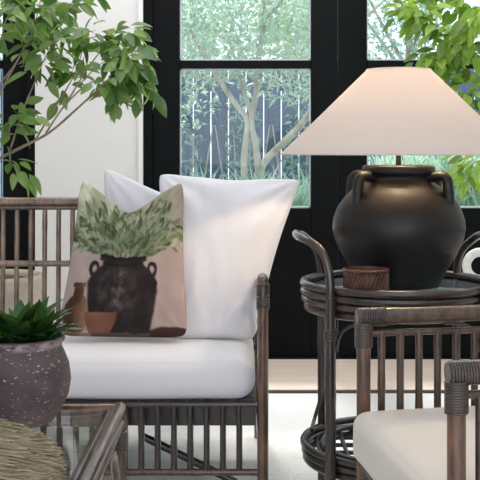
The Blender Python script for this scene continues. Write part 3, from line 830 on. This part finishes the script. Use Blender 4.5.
def blob_leaves(lf, c, rad, cnt, rg, L, W):
    for i in range(cnt):
        while True:
            p = Vector((rg.uniform(-1, 1), rg.uniform(-1, 1), rg.uniform(-1, 1)))
            if p.length < 1: break
        p = Vector((p.x * rad[0], p.y * rad[1], p.z * rad[2])) + Vector(c)
        d = Vector((rg.gauss(0, 1), rg.gauss(0, 1), rg.gauss(-.3, .8)))
        lf.leaf(p, d, (rg.gauss(0, 1), rg.gauss(0, 1), 1), L * rg.uniform(.7, 1.3), W * rg.uniform(.7, 1.3), .2, .1, 2)

# multi-stem tree
DT = 8.3
gt = thing('garden_tree', 'multi-stemmed pale-barked tree in front of the garden fence', 'tree', (P(252, 300, DT).x, DT, -.15))
br = MB(); lf = MB(); rg = random.Random(21)
g0 = Vector((P(245, 0, DT).x, DT, -.15))
stems = [
 ([g0, P(246, 205, DT), P(244, 165, DT), P(246, 140, DT), P(247, 120, DT), P(236, 105, DT), P(222, 84, DT - .1), P(208, 62, DT - .2), P(190, 30, DT - .3)], .03, .016),
 ([g0 + Vector((.10, .02, 0)), P(260, 200, DT), P(256, 150, DT), P(251, 122, DT), P(256, 96, DT), P(258, 62, DT), P(264, 20, DT), P(262, -30, DT)], .03, .018),
 ([g0 + Vector((.16, -.03, 0)), P(258, 190, DT), P(262, 166, DT), P(284, 142, DT - .1), P(300, 126, DT - .2), P(318, 100, DT - .3), P(340, 60, DT - .4)], .03, .024),
 ([P(253, 118, DT), P(244, 92, DT + .1), P(238, 70, DT + .2), P(226, 30, DT + .2)], .022, .010),
 ([P(264, 20, DT), P(284, 0, DT - .2), P(306, -20, DT - .3)], .016, .008),
]
for pts, r0, r1 in stems: branch(br, pts, r0, r1, 6)
br.build('stems', 'garden_bark', gt)
for c, rad, cnt in ((P(235, 12, 8.3), (1.0, .8, .52), 5200), (P(250, -60, 8.4), (1.2, .8, .4), 1200), (P(300, 30, 8.0), (.30, .3, .42), 300), (P(205, 40, 8.4), (.4, .4, .3), 450), (P(290, 85, 8.2), (.3, .3, .16), 220), (P(190, 95, 8.6), (.25, .2, .3), 220), (P(230, 76, 8.5), (.5, .3, .1), 90)):
    blob_leaves(lf, c, rad, cnt, rg, .066, .024)
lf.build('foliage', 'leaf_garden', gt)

# trees beyond the fence, each its own
rg = random.Random(33)
spots = [(-2.9, 11.2, 'leaf_teal', 'teal green tree beyond the fence seen through the far left window'),
         (-.75, 11.4, 'leaf_garden', 'pale green tree beyond the fence seen behind the leftmost door glass'),
         (.66, 11.0, 'leaf_yellow', 'yellow-green tree beyond the fence beside the double door stiles'),
         (1.98, 12.6, 'leaf_teal', 'teal green tree beyond the fence seen just above the lamp shade'),
         (3.6, 11.4, 'leaf_garden', 'pale green tree beyond the fence behind the lime tree leaves')]
for x, y, m, lab in spots:
    tr_ = thing('hedge_tree', lab, 'tree', (x, y, -.15), 'trees beyond the fence')
    br = MB(); lf = MB()
    branch(br, [(x, y, -.15), (x + .05, y, 1), (x, y, 2.2), (x + .1, y, 3.2)], .07, .03)
    for k in range(5):
        a = k * 1.26; branch(br, [(x, y, 1.7 + .1 * k), (x + .4 * math.cos(a), y + .3 * math.sin(a), 2.2 + .1 * k), (x + .8 * math.cos(a), y + .6 * math.sin(a), 2.6 + .15 * k)], .03, .01)
    br.build('trunk', 'garden_bark', tr_)
    blob_leaves(lf, (x, y, 2.75), (.62 if m == 'leaf_yellow' else .68, .6, 1.05), 2800, rg, .08, .034)
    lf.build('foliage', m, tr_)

# climbers on the fence
rg = random.Random(40)
for x, z, m, lab in ((P(186, 0, 9.5).x, 1.25, 'leaf_teal', 'dark green shrub against the fence at the left edge of the door glass'),
                  (P(300, 0, 9.4).x, 1.2, 'leaf_teal', 'dark green shrub against the fence right of the pale tree'),
                  (P(242.5, 0, 9.5).x, 1.1, 'leaf_teal', 'dark green shrub against the fence left of the pale tree')):
    s_ = thing('garden_shrub', lab, 'shrub', (x, 9.45, -.15), 'shrubs along the fence')
    br = MB(); lf = MB()
    for k in range(4): branch(br, [(x + .03 * k, 9.45, -.15), (x + .08 * (k - 1.5), 9.45, .5), (x + .16 * (k - 1.5), 9.45, 1.3)], .014, .005)
    br.build('stems', 'garden_bark', s_)
    blob_leaves(lf, (x, 9.42, z - .1), (.16, .14, .80), 230, rg, .08, .038)
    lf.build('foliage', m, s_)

# strappy clumps just outside the doors
rg = random.Random(50)
for pa, pb, lab in ((176, 312, 'pale strap-leaved planting outside the left garden door, below the pale tree'), (376, 530, 'pale strap-leaved planting outside the right garden door, behind the urn')):
    DP = 7.55 if pa < 200 else 6.7
    lf = MB(); xa = (pa - HX) / F * DP; xb = (pb - HX) / F * DP
    for i in range(int((xb - xa) * 2600)):
        a = rg.uniform(0, 2 * PI); e = rg.uniform(.85, 1.5); x = rg.uniform(xa, xb); y = DP + rg.uniform(-.14, .14)
        q = (x - xa) / (xb - xa)
        top = 1.03 + (.2 * max(0, q - .65) if pa < 200 else .26) + .05 * noise.noise(Vector((x * 4, 0, 0)))
        b = Vector((x, y, -.15 + rg.uniform(.0, .78) * top))
        d = Vector((math.cos(a) * math.cos(e), math.sin(a) * math.cos(e), math.sin(e)))
        lf.leaf(b, d, (0, 0, 1), rg.uniform(.25, .42) * top, .016, rg.uniform(.2, .6), .15, 5)
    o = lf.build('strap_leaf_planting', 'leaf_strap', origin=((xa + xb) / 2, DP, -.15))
    tag(o, lab, 'plants', kind='stuff')

# ------------------------------------------------------------------ light
wd = bpy.data.worlds.new('sky'); scn.world = wd; wd.use_nodes = True
nt = wd.node_tree; nt.nodes.clear()
o = nt.nodes.new('ShaderNodeOutputWorld'); bg = nt.nodes.new('ShaderNodeBackground')
tc = nt.nodes.new('ShaderNodeTexCoord'); sx = nt.nodes.new('ShaderNodeSeparateXYZ'); rp_ = nt.nodes.new('ShaderNodeValToRGB')
nt.links.new(tc.outputs['Generated'], sx.inputs[0]); nt.links.new(sx.outputs[2], rp_.inputs[0])
rp_.color_ramp.elements[0].color = (0.92, 0.96, 1.0, 1); rp_.color_ramp.elements[1].color = (0.62, 0.78, 1.0, 1)
nt.links.new(rp_.outputs[0], bg.inputs[0]); bg.inputs[1].default_value = 1.9
nt.links.new(bg.outputs[0], o.inputs[0])

def area(name, loc, rot, sx_, sy_, power, col=(1, 1, 1)):
    l = bpy.data.lights.new(name, 'AREA'); l.shape = 'RECTANGLE'; l.size = sx_; l.size_y = sy_; l.energy = power; l.color = col
    ob = bpy.data.objects.new(name, l); COL.objects.link(ob); ob.location = loc; ob.rotation_euler = rot
    return ob
area('window_daylight', (0, -3.0, 1.4), (PI / 2, 0, 0), 4.6, 2.2, 40, (.93, .95, 1))
area('ceiling_fill', (.3, 4.55, 2.74), (0, 0, 0), 3.8, 1.5, 44, (.98, .98, 1))  # added fill for wall, floor and pillow tops, no ceiling fitting
area('ceiling_fill', (.2, 1.6, 2.74), (0, 0, 0), 2.4, 1.4, 9, (.98, .98, 1))  # weaker added fill over the table, also without a fitting
sn = bpy.data.lights.new('sun', 'SUN'); sn.energy = 7.0; sn.angle = math.radians(10); sn.color = (1, .96, .88)
so = bpy.data.objects.new('sun', sn); COL.objects.link(so)
so.rotation_euler = Vector((.10, -.88, -1)).to_track_quat('-Z', 'Y').to_euler()
bl = bpy.data.lights.new('lamp_glow', 'POINT'); bl.energy = 14.0; bl.color = (1, .74, .46); bl.shadow_soft_size = .03
bo_ = bpy.data.objects.new('lamp_glow', bl); COL.objects.link(bo_); bo_.location = (LX, LY, ZS0 + .232)

# ------------------------------------------------------------------ camera
cd = bpy.data.cameras.new('camera'); cam = bpy.data.objects.new('camera', cd); COL.objects.link(cam)
cam.location = (0, 0, H); cam.rotation_euler = (PI / 2, 0, 0)
cd.sensor_width = 36; cd.lens = 36 * F / 480; cd.shift_x = 0; cd.shift_y = -(240 - HY) / 480
cd.clip_start = .05; cd.clip_end = 200
scn.camera = cam
vs = scn.view_settings
vs.view_transform = 'Standard'; vs.look = 'None'; vs.exposure = 0.0; vs.gamma = 1.0; vs.use_curve_mapping = False
